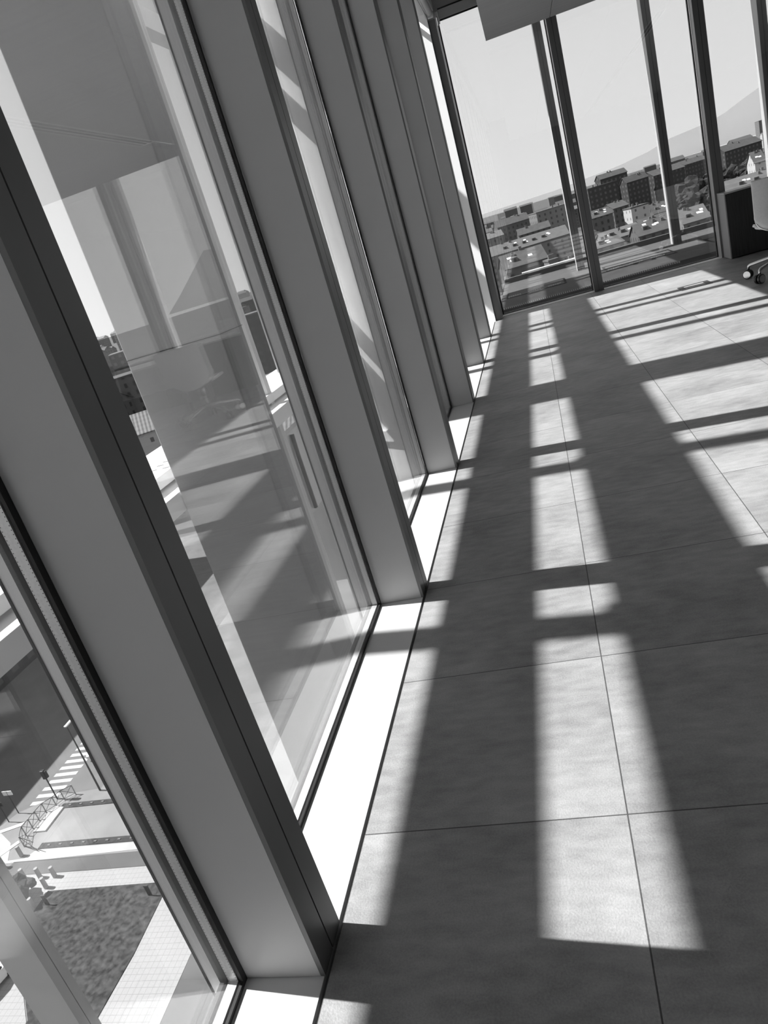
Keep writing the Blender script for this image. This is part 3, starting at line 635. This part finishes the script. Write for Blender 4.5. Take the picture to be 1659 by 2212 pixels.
# buildings seen through the left panes
building((-96, 20), (-73, 95), 26, 1, 0, F_MID, 'dark fronted building across the street seen through the nearest pane', chim=0) if False else None
t = building((-74, 10), (-74, 100), 25, 20, 0, F_DARK, 'long dark building across the street casting the big shadow', chim=2)
for k in range(3):
    bm = bmesh.new(); prism(bm, [(24 + 22 * k, -3.0), (30 + 22 * k, -3.0), (30 + 22 * k, 0), (24 + 22 * k, 0)], 3.4, 3.6); obj('awning', bm, 'chim', t)
building((-104, 150), (-88, 158), 13, 14, 4, F_WHITE, 'white walled house with ribbed tile roof seen beyond the nearest mullion', 'wave')
building((-90, 118), (-72, 124), 9, 12, 3, F_LIGHT, 'low pale house with ribbed tile roof nearer the street', 'wave')
building((-66, 150), (-52, 156), 15, 14, 3, F_LIGHT, 'pale house with a tiled roof seen beside the second mullion', 'wave')
building((-58, 130), (-44, 132), 10, 10, 2.5, F_WHITE, 'white low house with a tiled roof below the outer ledges', 'wave')
building((-150, 215), (-120, 230), 22, 16, 0, F_MID, 'grey flat roofed block low in the gap beside the nearest mullion')
building((-190, 300), (-160, 315), 27, 16, 0, F_DARK, 'dark flat roofed block with a bright roof in the gap beside the nearest mullion', 'roofl')
building((-120, 262), (-96, 272), 28, 16, 0, F_DARK, 'dark apartment block seen past the second outer post', 'roofl')
building((-230, 400), (-190, 420), 30, 16, 0, F_MID, 'grey block near the skyline beside the nearest mullion')
# city behind, one house per cell of a jittered grid
R_ = random.Random(21); n_ = 0
PL = []
def clear(x, y, r=20):
    for (a, b, q) in PL:
        if (x - a) ** 2 + (y - b) ** 2 < (r + q) ** 2: return False
    for r_ in ROWS:
        cx, cy = (r_[0] + r_[2]) / 2, (r_[1] + r_[3]) / 2
        if abs(x - cx) < 26 + abs(r_[2] - r_[0]) / 2 and abs(y - cy) < 30: return False
    for (a, b, h) in TR:
        if abs(x - a) < 26 and abs(y - b) < 26: return False
    return True
for ring_i, (D, n) in enumerate([(250, 10), (340, 14), (430, 18), (520, 22), (640, 26), (800, 26), (1000, 30), (1300, 34), (1700, 36), (2300, 36), (3200, 36)]):
    for k in range(n):
        an = math.radians(-46 + 68 * (k + R_.uniform(.1, .9)) / n); d = D * R_.uniform(.95, 1.06)
        x, y = d * math.sin(an), d * math.cos(an)
        w = R_.uniform(10, 20) * (1 + D / 2500); q_ = w * .68
        if not clear(x + w/2, y + 6, q_): continue
        PL.append((x + w/2, y + 6, q_)); top = R_.uniform(8, 15) if D < 480 else R_.uniform(14, 27) if D < 900 else R_.uniform(14, 34)
        rh = R_.choice([0, 3, 4, 4]); wm = R_.choice([F_MID, F_LIGHT, F_WHITE, F_MID, F_DARK])
        lab = 'one of the small city houses %s beyond the windows' % (['in the very first scattered rank', 'in the nearest scattered rank', 'behind the first roofs', 'in the third rank', 'in the fourth rank', 'halfway out', 'behind the apartment blocks', 'in the far haze', 'in the farther haze', 'near the skyline', 'tiny on the skyline'][ring_i])
        building((x, y), (x + w, y + R_.uniform(-3, 3)), top, R_.uniform(10, 14) * (1 + D / 3000), rh, wm, lab, R_.choice(['roof', 'roofl', 'roof']), 'city houses of rank %d beyond the windows' % (ring_i + 1), chim=1 if D < 700 else 0)
for k in range(46):
    D = R_.choice([380, 480, 600, 760, 960]) ; an = math.radians(-44 + 62 * R_.random()); x, y = D * math.sin(an), D * math.cos(an)
    if clear(x, y, 10): PL.append((x, y, 8)); tree(x, y, R_.uniform(9, 15), 500 + k, 'dark tree among the city houses beyond the windows', 'trees among the city houses')
# mountains
ML = [(-2600, 19500, 20), (-898, 19980, 60), (800, 19950, 90), (2305, 19867, 200), (2960, 19780, 300), (3472, 19696, 440), (3806, 19635, 470), (4099, 19576, 500), (4462, 19496, 560), (4611, 19461, 600), (4992, 19367, 760), (5365, 19267, 900), (5600, 19240, 960), (8000, 18500, 1200), (9000, 18300, 300)]
bm = bmesh.new(); f_ = [bm.verts.new((x, y - 900, GZ - 1)) for x, y, z in ML]; t_ = [bm.verts.new((x, y, z)) for x, y, z in ML]; b_ = [bm.verts.new((x, y + 1200, GZ - 1)) for x, y, z in ML]
for i in range(len(ML) - 1): bm.faces.new((f_[i], f_[i+1], t_[i+1], t_[i])); bm.faces.new((t_[i], t_[i+1], b_[i+1], b_[i]))
tag(obj('mountain_range', bm, 'mount', smooth=True), 'pale hazy mountain range rising behind the city at the right', 'mountain')
